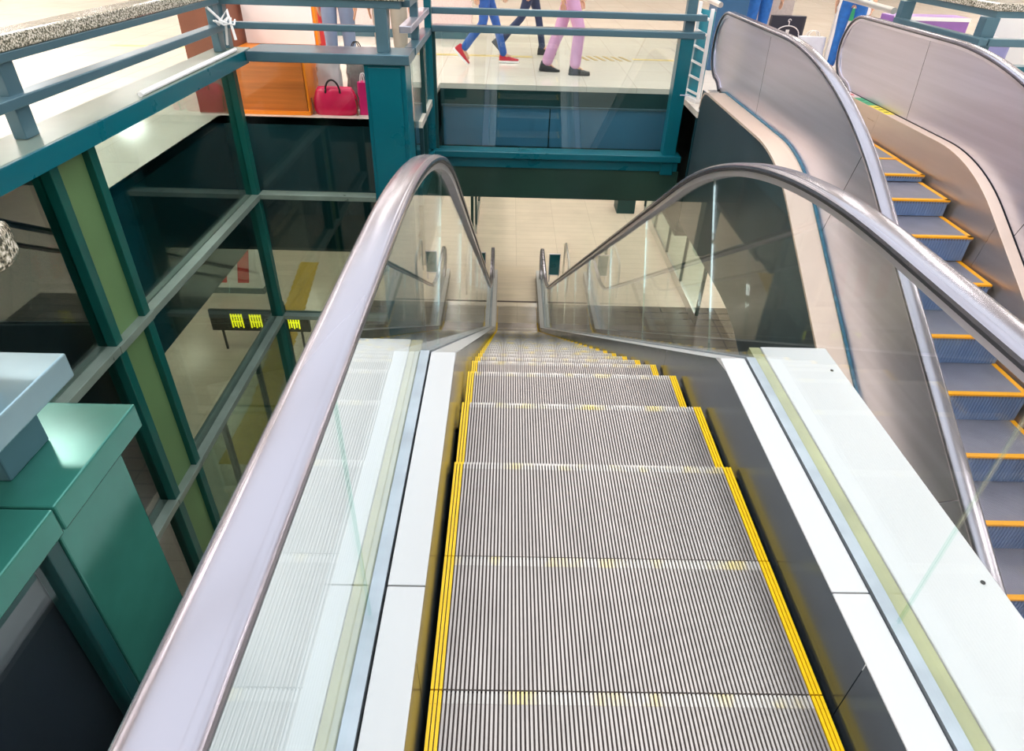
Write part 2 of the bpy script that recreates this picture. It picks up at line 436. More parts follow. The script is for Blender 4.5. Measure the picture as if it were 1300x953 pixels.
    # ---- comb plates at both ends
    for (ya, yb, z) in ((ytop-.9, ytop+.42, 0.0), (ybot-1.0, ybot+1.0, lz)):
        mb = MB(); a = mp(0, ya, 0).y; b = mp(0, yb, 0).y
        mb.box(xc-.5, xc+.5, min(a, b), max(a, b), z-.03, z+.004)
        mb.build('comb_plate' if z == 0 else 'landing_plate', P['combm'] if z == 0 else LAND, root, bevel=.002)
        if z < 0:
            e = mp(0, ya, 0).y; MB().box(xc-.5, xc+.5, e-dr*.001, e+dr*.06, z+.0042, z+.009).build('comb_plate', GROOVE, root)
    # ---- truss sides and soffit
    tx = P['tx']; n = 60; td = P['td']
    def tb(y):
        z = zat(deck, y); 
        return max(lz-.05, min(z-td, z-.1))
    for sx in (-1, 1):
        xo = sx*P['tout'][0 if sx < 0 else 1]
        up = []; lo = []
        y0, y1 = P['ty']
        for k in range(n+1):
            y = y0+(y1-y0)*k/n; zz = zat(deck, y)
            up.append(mp(xo, y, zz-.012)); lo.append(mp(xo, y, tb(y)))
        vs = []
        for a, b in zip(up, lo): vs += [a, b, a+Vector((-sx*.01, 0, 0)), b+Vector((-sx*.01, 0, 0))]
        fs = []
        for k in range(n):
            q = 4*k; fs += [(q, q+1, q+5, q+4), (q+2, q+6, q+7, q+3), (q, q+4, q+6, q+2), (q+1, q+3, q+7, q+5)]
        fs += [(0, 2, 3, 1), (4*n, 4*n+1, 4*n+3, 4*n+2)]
        MB().add(vs, fs).build('side_cladding', P['cladm'], root)
    vs = []
    for k in range(n+1):
        y = P['ty'][0]+(P['ty'][1]-P['ty'][0])*k/n
        for x in (-P['tout'][0]+.01, P['tout'][1]-.01): vs += [mp(x, y, tb(y)), mp(x, y, tb(y)+.01)]
    fs = []
    for k in range(n):
        q = 4*k; fs += [(q, q+2, q+6, q+4), (q+1, q+5, q+7, q+3)]
    MB().add(vs, fs).build('soffit_panel', P['cladm'], root)
    return mp, deck, steps_path

# ------------------------------------------------------------------ 1. the glass-sided escalator under the viewer
esc = thing('escalator', 'glass-sided descending escalator in the centre, yellow-edged steps and wide white decks', 'escalator', (0, 2.2, 0))
P1 = dict(rk=.28, dk=-.18, rz=1.0, dz=.22, dr=0, nr=.37, ytop=-3.7, ybot=12.65, rx=.64, d0=.517, d1=.612,
          deckcut=-1.215, skirtoff=.70+1.9, seams=[(-1.3, -1.3), (.25, .687)], pth=.009, nose=-.955, ridges=92,
          railm=RAILM, guidem=STEEL, deckm=WHITEM, chanm=CHAN, skirtm=SKIRT, panelm=GLS, edgem=GLE,
          ridgem=RIDGE, groovem=GROOVE, riserm=GROOVE, yelm=YEL, frontband=True, fullnose=False, combm=STEELW,
          tx=.7, td=1.05, tout=(.70, .70), ty=(-3.6, 12.9), cladm=SKIN2)
bb, tt = .25, .687
for k in range(8):
    bb += 1.22; tt += 1.22; P1['seams'].append((bb, tt))
P1['seams'] += [(11.2, 11.2)]
mp1, deck1, sp1 = escalator(esc, 0, 2.2, 1, P1)
# wide outer decks that stop where the flight tips over
for sx in (-1, 1):
    m = MB(); m.box(sx*.700, sx*.965, -1.4, 2.105, .20, .222); o = m.build('outer_deck', WHITER if sx < 0 else WHITEM, esc, bevel=.004)
    m = MB(); m.box(sx*.656, sx*.698, -1.4, 2.105, .19, .217); m.build('seal_strip', SEAL, esc)
    m = MB(); m.box(sx*.702, sx*.96, -1.4, 2.10, -.9, .198); m.build('deck_skirting', SKIN2, esc)
    for y in (1.02, 1.95):
        m = MB(); x = sx*.925; m.tube([(x, y, .2), (x, y, .2245)], .006, 10); m.build('screw', DARK, esc)

# ------------------------------------------------------------------ 2. the steel-sided escalator on the right
esc2 = thing('escalator', 'steel-sided escalator rising on the right, grey steps with orange edges', 'escalator', (2.55, 4.5, 0))
P2 = dict(ds=-2.36, rk=.02, dk=-.15, rz=.93, dz=.24, dr=1.6, nr=.33, ytop=-2.55, ybot=12.2, rx=.675, d0=.565, d1=.652,
          deckcut=.9, skirtoff=1.3, seams=[(-1.27, -1.33), (.42, .62)], pth=.03, nose=-.50, ridges=92,
          railm=RAILM, guidem=STEEL, deckm=BRZ, chanm=RAILD, skirtm=STEELW, panelm=STEEL, edgem=RAILD,
          ridgem=RIDGE2, groovem=GROOVE2, riserm=RISER2, yelm=ORG_, frontband=False, fullnose=True, combm=STEELW,
          tx=.9, td=1.45, tout=(.885, .885), ty=(-2.34, 12.5), cladm=SKIN2)
bb, tt = .42, .62
for k in range(8):
    bb += 1.6; tt += 1.6; P2['seams'].append((bb, tt+.2))
mp2, deck2, sp2 = escalator(esc2, 2.55, 4.5, -1, P2)
def sweep_part(name, m, u0, u1, v0, v1, parent, pth=None, smooth=True):
    mb = MB(); sweep(mb, [(u0, v0), (u0, v1), (u1, v1), (u1, v0)], pth or deck2, mp2); return mb.build(name, m, parent, smooth=smooth)
d2 = [(-2.36, .04), (-2.33, .15), (-2.26, .22), (-2.16, .24)]+[p for p in deck2 if p[0] > -2.1]
sweep_part('outer_deck', BRZ, -.89, -.71, -.02, 0, esc2, d2)
sweep_part('outer_deck', BRZ, .71, .89, -.02, 0, esc2, d2)
sweep_part('foot_tape', TAPE, -.709, -.692, -.02, .012, esc2, d2)
# safety stickers on the far inner deck beside the newel
def sticker(y0, y1, m, label):
    o = MB().box(2.55+.570, 2.55+.648, y0, y1, .2405, .2425).build('safety_sticker', m, esc2); plab(o, label); return o
SRED = mat('sticker_pale_pink', rgb(232, 205, 200), 0, .4); SGRN = mat('sticker_green', rgb(40, 165, 110), 0, .4); SYEL = mat('sticker_yellow', rgb(246, 222, 20), 0, .4)
RED = mat('sign_red', rgb(220, 40, 40), 0, .4); BLK = mat('sticker_black', rgb(30, 30, 26), 0, .5); GRNI = mat('sticker_dark_green', rgb(10, 110, 70), 0, .4)
s1 = sticker(6.62, 6.86, SRED, 'pale sticker with red marks'); s2 = sticker(6.3, 6.6, SGRN, 'green sticker with small figures'); s3 = sticker(5.95, 6.28, SYEL, 'yellow sticker with three small standing figures')
def figure(cx, cy, m, par, sc=1.0):
    mb = MB(); z0, z1 = .2426, .2434
    mb.box(cx-.004*sc, cx+.018*sc, cy-.012*sc, cy+.012*sc, z0, z1); mb.box(cx-.024*sc, cx-.004*sc, cy-.012*sc, cy-.004*sc, z0, z1); mb.box(cx-.024*sc, cx-.004*sc, cy+.004*sc, cy+.012*sc, z0, z1)
    mb.tube([(cx+.024*sc, cy, z0), (cx+.024*sc, cy, z1)], .006*sc, 8); mb.build('pictogram', m, par)
for yy in (6.03, 6.12, 6.21): figure(3.158, yy, BLK, s3)
for yy in (6.39, 6.5): figure(3.158, yy, GRNI, s2)
mb = MB(); mb.tube([(3.158+.02*math.cos(a*PI/8), 6.74+.02*math.sin(a*PI/8), .2428) for a in range(17)], .003, 6); mb.bar((3.133, 6.726, .2428), (3.161, 6.754, .2428), .005, .001); mb.bar((3.13, 6.67, .2428), (3.16, 6.69, .2428), .006, .001); mb.build('pictogram', RED, s1)

# ------------------------------------------------------------------ 3. building shell
def slab(name, boxes, m, **k):
    mb = MB()
    for b in boxes: mb.box(*b)
    return struct(mb.build(name, m, **k))
TF = -.06
slab('floor', [(-14, -3.06, -6, 30, TF, 0), (-3.06, -1.15, 6.2, 30, TF, 0), (-1.15, 1.66, 7.95, 30, TF, 0), (1.66, 3.46, 6.87, 30, TF, 0), (3.46, 14, 5.98, 30, TF, 0),
               (-3.06, -1.35, -6, .98, TF, 0), (-1.35, 1.66, -6, -1.6, TF, 0)], FLOORT)
slab('floor_lower', [(-16, 16, -8, 32, ZL-.1, ZL)], FLOORB)
slab('floor_dark', [(-3.7, -.72, .5, 13.78, ZL, ZL+.006), (.72, 6.6, .5, 13.78, ZL, ZL+.006)], tiles('dark_floor_sheet', rgb(98, 88, 74), rgb(88, 80, 68), rgb(58, 52, 46), 1.2, .3, .25, .02))  # dark sheet laid over the lower floor as far as the landing
slab('trim_1', [(-3.10, -3.06, 3.2, 6.24, -.06, .0), (-3.06, -1.2, 6.2, 6.24, -.06, 0.0)], mat('floor_edge_nosing', rgb(60, 92, 92), .1, .4))
# slab edges: fascia and soffit
slab('wall_left_fascia', [(-3.12, -3.065, .9, 6.25, -1.36, -.061)], FASC)
slab('wall_back_left_fascia', [(-3.06, -1.15, 6.205, 6.26, -1.36, -.061)], FASC)
slab('wall_back_fascia', [(-1.15, 1.66, 7.955, 8.0, -1.36, -.061)], TEALD)
slab('wall_right_fascia', [(1.67, 3.45, 6.875, 6.93, -1.36, -.061)], FASC)
slab('wall_near_fascia', [(-3.06, -1.36, .92, .975, -1.36, -.061), (-1.41, -1.36, -6, .9, -1.36, -.061)], FASC)
for k, (a, b) in enumerate(((-1.12, .17), (.185, 1.6))):
    struct(MB().box(a, b, 7.93, 7.95, -.72, -.26).build('trim_%d' % (k+2), FASCB, bevel=.003))
struct(MB().box(-1.14, 1.62, 7.91, 7.95, -.255, -.235).build('trim_4', GREYTEAL))
slab('ceiling_lower', [(-14, -3.125, -6, 30, -1.42, -1.36), (-3.12, -1.15, 6.265, 30, -1.42, -1.36), (-1.15, 1.66, 8.005, 30, -1.42, -1.36), (1.66, 3.46, 6.9, 30, -1.42, -1.36), (3.46, 14, 5.98, 30, -1.42, -1.36), (-3.12, -1.41, -6, .91, -1.42, -1.36)], SOFF)
# outer walls
slab('wall_far', [(-14, 14, 30, 30.2, ZL, 4.2)], WALLM)
slab('wall_left', [(-14.2, -14, -6, 30, ZL, 4.2)], WALLM)
slab('wall_right', [(14, 14.2, -6, 30, ZL, 4.2)], WALLM)
slab('wall_near', [(-14, 14, -8.2, -8, ZL, 4.2)], WALLM)
# upper ceiling with a rooflight over the opening
CE = 4.1
slab('ceiling', [(-14, -3.4, -8, 30, CE, CE+.1), (4.4, 14, -8, 30, CE, CE+.1), (-3.4, 4.4, 8.5, 30, CE, CE+.1), (-3.4, 4.4, -8, -4, CE, CE+.1)], WALLM)
for k in range(7):
    y = -4+12.5*k/6; struct(MB().box(-3.4, 4.4, y-.04, y+.04, CE-.05, CE+.08).build('trim_%d' % (10+k), WHITE))
for k in range(4):
    x = -3.4+7.8*k/3; struct(MB().box(x-.04, x+.04, -4, 8.5, CE-.06, CE+.07).build('trim_%d' % (20+k), WHITE))
PAN = emit('ceiling_panel_light', (1, .96, .9, 1), 9.0)
PANL = emit('added_lower_panel_light', (1, .94, .85, 1), 25.0)
PANS = emit('added_soft_lower_panel_light', (1, .88, .70, 1), 11.0)
PANB = emit('bright_panel_light', (1, .94, .92, 1), 20.0)  # brighter than the other panels, to lift the left floor and right-hand steel
def light_panel(x, y, z, sx, sy, m, label, grp):
    t = thing('ceiling_light', label, 'ceiling light', (x, y, z), grp)
    MB().box(x-sx, x+sx, y-sy, y+sy, z-.02, z-.005).build('diffuser', m, t)
    mb = MB(); mb.box(x-sx-.03, x-sx, y-sy-.03, y+sy+.03, z-.03, z); mb.box(x+sx, x+sx+.03, y-sy-.03, y+sy+.03, z-.03, z)
    mb.box(x-sx, x+sx, y-sy-.03, y-sy, z-.03, z); mb.box(x-sx, x+sx, y+sy, y+sy+.03, z-.03, z); mb.build('frame', WHITE, t)
for x in (-12, -9.2, -6.4, -4.6): 
    for y in (-4, 0, 4, 8, 12, 16, 20): light_panel(x, y, CE, .3, .6, PANB, 'flush rectangular panel light in the upper ceiling left of the rooflight', 'panel lights left of the rooflight')
for x in (6, 8.4, 11):
    for y in (-4, 0, 4, 8, 12, 16, 20): light_panel(x, y, CE, .3, .6, PANB, 'panel light added unseen in the upper ceiling right of the rooflight', 'added panel lights right of the rooflight')  # extra rows added to brighten the steel balustrades
for x in (-2.4, 0, 2.4):
    for y in (10, 12.5, 15, 18): light_panel(x, y, CE, .3, .6, PAN, 'flush rectangular panel light in the upper ceiling beyond the rooflight', 'panel lights beyond the rooflight')
for x in (-11, -8, -5, -2, 1.2, 4, 7, 10):
    for y in ((18, 22) if -3 < x < 2 else (10.5, 14, 18, 22)): light_panel(x, y, -1.42, .25, .7, PANL if x > -4 else PANS, 'warm panel light added unseen in the ceiling to brighten the lower hall', 'added panel lights of the lower hall')  # unseen panels added to light the lower hall, left out above the landing
for x in (-11, -8, -5):
    for y in (0, 4, 7.2): light_panel(x, y, -1.42, .25, .7, PANS, 'warm panel light added unseen in the left ceiling of the lower hall', 'added panel lights in the lower hall left')  # more unseen panels, added to light the hall behind the left glazing

# ------------------------------------------------------------------ 4. glazed screens round the opening (left and back)
XW = -2.65; YW = 5.6
TR = [.62, -.51, -1.8, -3.08, -4.36, -5.64]
def screen_pane(parent, axis, c, a, b, z0, z1):
    mb = MB()
    if axis == 'x': mb.box(c-.006, c+.006, a, b, z0, z1)
    else: mb.box(a, b, c-.006, c+.006, z0, z1)
    return mb.build('glass_pane', GLC if (axis == 'y' and z1 > 0) else GLW, parent)
scr = thing('glazed_screen', 'tall glazed screen along the left of the opening with olive green infill strip', 'glass wall', (XW, 3.3, ZL))
posts = [(1.10, 1.20), (3.06, 3.13), (3.40, 3.47), (5.52, 5.60)]
for a, b in posts:
    MB().box(XW-.05, XW+.06, a, b, ZL, .62).build('mullion', TEALG, scr, bevel=.004)
MB().box(XW-.02, XW+.02, 3.13, 3.40, ZL, .62).build('infill_panel', OLIVE, scr)
for i, z in enumerate(TR[1:]):
    for a, b in ((1.2, 3.06), (3.47, 5.52)):
        MB().box(XW-.05, XW+.075, a, b, z-.05, z).build('transom', [SILL], scr, bevel=.003)
    MB().box(XW-.03, XW+.08, 3.06, 3.47, z-.05, z-.0).build('transom', SILL, scr, bevel=.003)
zz = TR+[ZL]
for i in range(6):
    z1 = zz[i] if i == 0 else zz[i]-.05; z0 = zz[i+1]
    for a, b in ((1.2, 3.06), (3.47, 5.52)): screen_pane(scr, 'x', XW, a, b, z0, z1)
scb = thing('glazed_screen', 'glazed screen at the back left of the opening between corner post and broad teal column', 'glass wall', (-2.1, YW, ZL))
for i, z in enumerate(TR[1:]):
    MB().box(XW+.062, -1.522, YW-.075, YW+.04, z-.045, z).build('transom', SILL, scb, bevel=.003)
for i in range(6):
    z1 = zz[i] if i == 0 else zz[i]-.045; screen_pane(scb, 'y', YW, XW+.062, -1.522, zz[i+1], z1)
col = thing('column', 'broad teal steel column at the corner beside the left handrail', 'column', (-1.32, 5.7, ZL))
MB().box(-1.52, -1.18, 5.53, 5.85, ZL, .62).build('shaft', TEAL, col, bevel=.006)
MB().box(-1.485, -1.22, 5.515, 5.53, ZL, .60).build('cover_plate', TEAL, col, bevel=.003)
scr3 = thing('glazed_screen', 'narrow glazed return beside the broad teal column with dark frame', 'glass wall', (-1.17, 6.5, -.7))
MB().box(-1.18, -1.168, 5.86, 7.09, -.53, .635).build('glass_pane', GLW, scr3)
MB().box(-1.21, -1.14, 5.86, 7.03, -.71, -.53).build('bottom_rail', TEAL, scr3, bevel=.004)
MB().box(-1.21, -1.14, 5.86, 7.03, -1.36, -.72).build('apron_panel', TEALD, scr3)
MB().box(-1.20, -1.15, 6.52, 6.56, -.53, .62).build('mullion', TEALD, scr3)

# ------------------------------------------------------------------ 5. guard railings above the screens
def railing(label, segs):
    t = thing('guard_railing', label, 'railing', segs[0]); return t
rl = railing('granite-topped guard railing along the left of the opening, blue-grey bars over a teal sill', [(-2.6, 3.3, .62)])
MB().box(-2.74, -2.47, 1.12, 5.68, .622, .70).build('sill_beam', SILL, rl, bevel=.006)
MB().box(-2.47, -2.455, 1.12, 5.56, .60, .70).build('sill_front', TEAL, rl, bevel=.003)
MB().box(-2.66, -2.57, 1.12, 5.50, .845, .895).build('lower_bar', GREYTEAL, rl, bevel=.006)
MB().box(-2.68, -2.58, 1.12, 5.50, 1.035, 1.075).build('top_bar', GREYTEAL, rl, bevel=.004)
MB().box(-2.72, -2.575, 1.12, 5.62, 1.076, 1.145).build('granite_handrail', GRAN, rl, bevel=.01)
for y in (1.3, 3.06, 5.46): MB().box(-2.66, -2.60, y-.05, y+.05, .701, 1.035).build('post', GREYTEAL, rl, bevel=.004)
MB().tube([(-2.50, 3.9, .715), (-2.50, 4.6, .717), (-2.505, 5.45, .715)], .016, 10).build('conduit', WHITE, rl, smooth=True)
mb = MB(); cpts = [(-2.53+.05*math.cos(a*.9)+.004*a, 5.32+.09*math.sin(a*.9), .93+.02*math.sin(a*1.7)) for a in range(16)]
mb.tube(cpts, .006, 6); mb.tube([(-2.56, 5.35, .9), (-2.5, 5.42, 1.0), (-2.45, 5.36, .8)], .012, 6); mb.tube([(-2.6, 5.3, 1.03), (-2.52, 5.4, .9), (-2.56, 5.45, .75)], .010, 6)
mb.build('tied_cable', WHITE, rl, smooth=True)

rb = railing('granite-topped guard railing at the back left above the red handbag and wooden cabinet', [(-1.9, 5.6, .62)])
MB().box(-2.45, -1.14, 5.49, 5.86, .622, .70).build('sill_beam', GREYTEAL, rb, bevel=.006)
MB().box(-2.66, -1.36, 5.60, 5.66, .845, .895).build('lower_bar', GREYTEAL, rb, bevel=.006)
MB().box(-2.66, -1.20, 5.58, 5.68, 1.02, 1.075).build('top_bar', GREYTEAL, rb, bevel=.004)
MB().box(-2.57, -1.16, 5.56, 5.70, 1.076, 1.145).build('granite_handrail', GRAN, rb, bevel=.01)
MB().box(-1.41, -1.31, 5.585, 5.67, .701, 1.02).build('post', GREYTEAL, rb, bevel=.004)
MB().box(-2.66, -2.60, 5.585, 5.67, .701, 1.02).build('post', GREYTEAL, rb, bevel=.004)

rc = thing('glass_balustrade', 'teal framed glass balustrade across the opening in front of the walking people', 'balustrade', (.2, 7.15, -.72))
MB().box(-1.125, 1.66, 7.08, 7.22, .665, .725).build('middle_rail', GREYTEAL, rc, bevel=.006)
MB().box(-1.125, 1.66, 7.105, 7.175, .825, .885).build('upper_rail', GREYTEAL, rc, bevel=.006)
for a, b in ((-1.20, -1.13),): MB().box(a, b, 7.10, 7.20, -.53, 1.1).build('post', TEAL, rc, bevel=.004)
MB().box(1.42, 1.56, 7.09, 7.25, -.76, .665).build('post', TEAL, rc, bevel=.006)
MB().box(1.46, 1.56, 7.18, 7.26, .665, 1.1).build('post', GREYTEAL, rc, bevel=.004)
MB().box(-1.13, 1.40, 7.145, 7.157, -.53, .665).build('glass_pane', GLF, rc)
MB().box(-1.13, -1.10, 7.125, 7.175, -.53, .665).build('frame_stile', TEALD, rc)
MB().box(-1.16, 1.62, 7.04, 7.24, -.60, -.53).build('bottom_rail', TEAL, rc, bevel=.006)
MB().box(-1.16, 1.61, 7.10, 7.24, -.72, -.60).build('bottom_rail_face', TEAL, rc, bevel=.003)
MB().tube([(1.5, 7.075, .12), (1.6, 7.075, .12)], .006, 8).build('bracket', STEEL, rc)
# railing return between the column and the balustrade
rr_ = thing('guard_railing', 'short return railing with steel bars between the broad column and the cross balustrade', 'railing', (-1.17, 6.45, .62))
MB().box(-1.23, -1.13, 5.87, 7.09, .64, .70).build('sill_beam', GREYTEAL, rr_, bevel=.006)
MB().box(-1.24, -1.14, 5.72, 7.08, .83, .885).build('lower_bar', STEEL, rr_, bevel=.006)
MB().box(-1.24, -1.14, 5.72, 7.08, 1.02, 1.075).build('top_bar', GREYTEAL, rr_, bevel=.006)
MB().box(-1.23, -1.16, 6.3, 6.38, .701, 1.02).build('post', GREYTEAL, rr_, bevel=.004)
# bridge beam below the balustrade
bm_ = tag(MB().box(-1.13, 1.64, 7.12, 7.42, -1.08, -.725).build('beam', mat('beam_dark_green', rgb(42, 74, 62), .1, .35, .3, 1.2, rvar=.1), bevel=.004), 'dark green beam under the cross balustrade', 'beam')
tag(MB().box(-1.13, 1.64, 7.43, 7.94, -1.12, -1.06).build('soffit_plate', SOFF), 'grey soffit plate between the dark green beam and the slab', 'soffit')

# ------------------------------------------------------------------ 6. near-left railing corner
rn = thing('guard_railing', 'pale teal railing corner close on the left with stepped caps and a granite end', 'railing', (-1.25, .95, 0))
mb = MB(); mb.extrude([(-2.45, 1.10), (-1.155, 1.10), (-1.155, .80), (-2.45, .80)], 'z', .635, .70); mb.build('cap_plate', CAPM, rn, bevel=.004)
mb = MB(); mb.box(-1.46, -1.155, -2.2, .796, .635, .699); mb.build('cap_plate', CAPM, rn, bevel=.004)
MB().box(-1.40, -1.175, .80, 1.03, -1.36, .634).build('post', CAPM, rn, bevel=.004)
MB().box(-2.45, -1.41, .985, 1.02, -.05, .634).build('infill_panel', TEALD, rn)
MB().box(-1.20, -1.19, -2.2, .76, -1.3, .60).build('glass_pane', GLC, rn)
MB().box(-1.26, -1.23, -2.2, .79, -1.3, .63).build('backing_panel', SLATE, rn)  # dark sheet added behind the pane so the glass reads dark
MB().box(-1.22, -1.175, .76, .795, -1.36, .634).build('mullion', TEALD, rn, bevel=.003)
MB().box(-1.22, -1.175, -2.2, .72, .60, .634).build('frame_rail', TEALD, rn)
MB().box(-1.215, -1.175, -2.2, .72, -.12, -.06).build('transom', TEALD, rn)
mb = MB(); mb.extrude([(-2.47, 1.035), (-1.205, 1.035), (-1.205, -2.2), (-1.40, -2.2), (-1.40, .80), (-2.47, .80)], 'z', .825, .882); mb.build('bar', BARM, rn, bevel=.004)
MB().box(-1.38, -1.27, .86, .98, .70, .824).build('bar_stub', GREYTEAL, rn, bevel=.004)
MB().box(-1.40, -1.32, .88, .98, .883, 1.05).build('bar_stub', GREYTEAL, rn, bevel=.004)
mb = MB(); mb.extrude([(-2.47, 1.14), (-1.29, 1.14), (-1.265, 1.08), (-1.265, -2.2), (-1.41, -2.2), (-1.41, .98), (-2.47, .98)], 'z', 1.05, 1.12); mb.build('granite_handrail', GRAN, rn, bevel=.012)

# ------------------------------------------------------------------ 7. ladder-like guard and tubes by the right escalator head
ld = thing('ladder_guard', 'white ladder-like metal guard standing between balustrade post and steel escalator head', 'guard', (1.78, 7.2, 0))
A0 = Vector((1.67, 7.52, .02)); A1 = Vector((1.675, 7.52, .97)); B0 = Vector((1.745, 7.24, .02)); B1 = Vector((1.735, 7.24, .93))
MB().bar(A0, A1, .032, .032).build('upright', WHITE, ld, bevel=.004)
MB().bar(B0, B1, .035, .035).build('upright', WHITE, ld, bevel=.004)
for k in range(6):
    f = .08+.16*k; MB().bar(A0.lerp(A1, f), B0.lerp(B1, f), .02, .02).build('rung', WHITE, ld)
MB().bar(A0, B0, .07, .05).build('base_rail', WHITE, ld, bevel=.004)
mb = MB(); mb.extrude([(1.695, 7.57), (1.705, 7.57), (1.785, 7.29), (1.775, 7.29)], 'z', .04, .90); mb.build('backing_panel', mat('turquoise_panel', rgb(24, 140, 160), 0, .4), ld)
def tube_thing(pts, r, label, name='tubular_rail', grp=None):
    o = MB().tube(pts, r, 14).build(name, TUBE, smooth=True); tag(o, label, 'rail', grp); return o
tube_thing([(1.66, 8.4, 1.03), (1.86, 7.42, .95)], .028, 'satin steel tube running into the head of the near steel balustrade')
tube_thing([(3.42, 8.9, 1.02), (3.40, 7.4, 1.0), (3.40, 6.9, .99)], .03, 'satin steel tube beside the head of the far steel balustrade')

# ------------------------------------------------------------------ 8. railing beyond the right escalator
rt = thing('guard_railing', 'granite-topped teal railing turning the corner behind the steel escalator at top right', 'railing', (3.75, 6.0, .0))
MB().box(3.68, 3.76, 5.92, 7.38, .83, .89).build('lower_bar', GREYTEAL, rt, bevel=.006)
MB().box(3.77, 7.5, 5.92, 6.0, .83, .89).build('lower_bar', GREYTEAL, rt, bevel=.006)
mb = MB(); mb.extrude([(3.80, 7.5), (3.80, 6.02), (7.5, 6.02), (7.5, 6.22), (4.0, 6.22), (4.0, 7.5)], 'z', 1.09, 1.15); mb.build('granite_handrail', GRAN, rt, bevel=.01)
mb = MB(); mb.extrude([(3.82, 7.48), (3.82, 6.04), (7.5, 6.04), (7.5, 6.14), (3.92, 6.14), (3.92, 7.48)], 'z', 1.04, 1.089); mb.build('top_bar', GREYTEAL, rt)
for p in ((3.80, 6.0), (3.80, 7.35), (5.2, 6.0)): MB().box(p[0]-.06, p[0]+.06, p[1]+.02, p[1]+.12, 0, 1.04).build('post', GREYTEAL, rt, bevel=.004)
MB().box(3.70, 7.5, 5.90, 6.03, .60, .68).build('sill_beam', TEAL, rt, bevel=.005)
MB().box(3.70, 3.78, 6.03, 7.38, .60, .68).build('sill_beam', TEAL, rt, bevel=.005)

# ------------------------------------------------------------------ lower hall furniture
def guard(x, y, label):
    t = thing('barrier', label, 'barrier', (x, y, ZL))
    MB().box(x-.13, x+.13, y-.012, y+.012, ZL+.22, ZL+.80).build('panel', TEAL, t)
    mb = MB()
    for a, b in ((-.15, -.13), (.13, .15)): mb.box(x+a, x+b, y-.018, y+.018, ZL+.2, ZL+.82)
    mb.box(x-.13, x+.13, y-.018, y+.018, ZL+.80, ZL+.82); mb.box(x-.13, x+.13, y-.018, y+.018, ZL+.2, ZL+.22); mb.build('frame', STEEL, t)
    for s in (-1, 1):
        MB().box(x+s*.12-.012, x+s*.12+.012, y-.012, y+.012, ZL, ZL+.2).build('leg', STEEL, t)
    return t
guard(.98, 15.0, 'small teal panel barrier right of the lower escalator landing')
guard(-.98, 15.0, 'small teal panel barrier left of the lower escalator landing')
def hoop(x, label):
    pts = [(x, 14.2, ZL), (x, 14.2, ZL+.75), (x, 14.3, ZL+.93), (x, 14.45, ZL+.98), (x, 15.3, ZL+.98), (x, 15.45, ZL+.9), (x, 15.5, ZL+.75), (x, 15.5, ZL)]
    tag(MB().tube(pts, .028, 10).build('hoop_rail', TUBE, smooth=True), label, 'rail')
hoop(1.28, 'steel hoop rail right of the right-hand teal barrier'); hoop(-1.28, 'steel hoop rail left of the left-hand teal barrier')
# lower glazed partitions beyond the landing
def partition(x, y0, y1, label, n=4):
    t = thing('partition', label, 'partition', (x, (y0+y1)/2, ZL))
    MB().box(x-.04, x+.04, y0, y1, ZL, ZL+.25).build('plinth', TUBE, t)
    MB().box(x-.008, x+.008, y0, y1, ZL+.25, ZL+2.4).build('glass_pane', GLP, t)
    MB().box(x-.04, x+.04, y0, y1, ZL+2.4, ZL+2.5).build('head_rail', TEALD, t)
    for k in range(n+1):
        y = y0+(y1-y0)*k/n; MB().box(x-.035, x+.035, y-.035, y+.035, ZL+.25, ZL+2.4).build('post', TEALD, t)
partition(-1.24, 16.2, 24, 'glazed partition with dark posts on the lower floor beyond the left barrier')
partition(-4.15, 5.2, 9.4, 'glazed partition with dark posts on the lower floor behind the left glazing', 3)
partition(4.3, 13, 20, 'glazed partition with dark posts on the lower floor right of the landing')
pier = tag(MB().box(3.36, 3.95, 19.9, 20.6, ZL, -1.43).build('pier', TEALD, bevel=.01), 'dark green pier on the lower floor right of the landing', 'pier')
# platform-side yellow tactile strip on the lower floor
TACT = mat('yellow_tactile_paving', rgb(214, 176, 60), 0, .6, .2, 30, .8, 25)
mb = MB()
for k in range(26):
    y = 8.0+.3*k; x = -5.0-.12*max(0, y-9.5); mb.box(x-.25, x+.25, y, y+.295, ZL, ZL+.012)
tag(mb.build('tactile_strip', TACT), 'yellow tactile paving strip on the lower floor seen through the left glazing', 'tactile paving')
def kiosk(x, y, w, label):
    t = thing('advert_kiosk', label, 'kiosk', (x, y, ZL))
    MB().box(x-w, x+w, y, y+.4, ZL+.15, ZL+2.1).build('cabinet', WHITE, t, bevel=.01)
    MB().box(x-w-.02, x+w+.02, y-.02, y+.42, ZL, ZL+.15).build('plinth', TEALD, t)
    mb = MB()
    for k in range(3):
        a = x-w+.1+k*.55; mb.add([(a, y-.012, ZL+.3), (a+.28, y-.012, ZL+.3), (a+.58, y-.012, ZL+2.0), (a+.3, y-.012, ZL+2.0)], [(0, 1, 2, 3)])
        k0 = len(mb.v)-4; mb.add([(a, y-.004, ZL+.3), (a+.28, y-.004, ZL+.3), (a+.58, y-.004, ZL+2.0), (a+.3, y-.004, ZL+2.0)], [(0, 3, 2, 1)])
    mb.build('red_graphic', RED, t)
kiosk(-7.3, 14.0, .9, 'white kiosk with slanting red stripes on the lower floor behind the left glazing')
kiosk(-6.6, 17.6, .8, 'far white kiosk with slanting red stripes on the lower floor behind the back glazing')
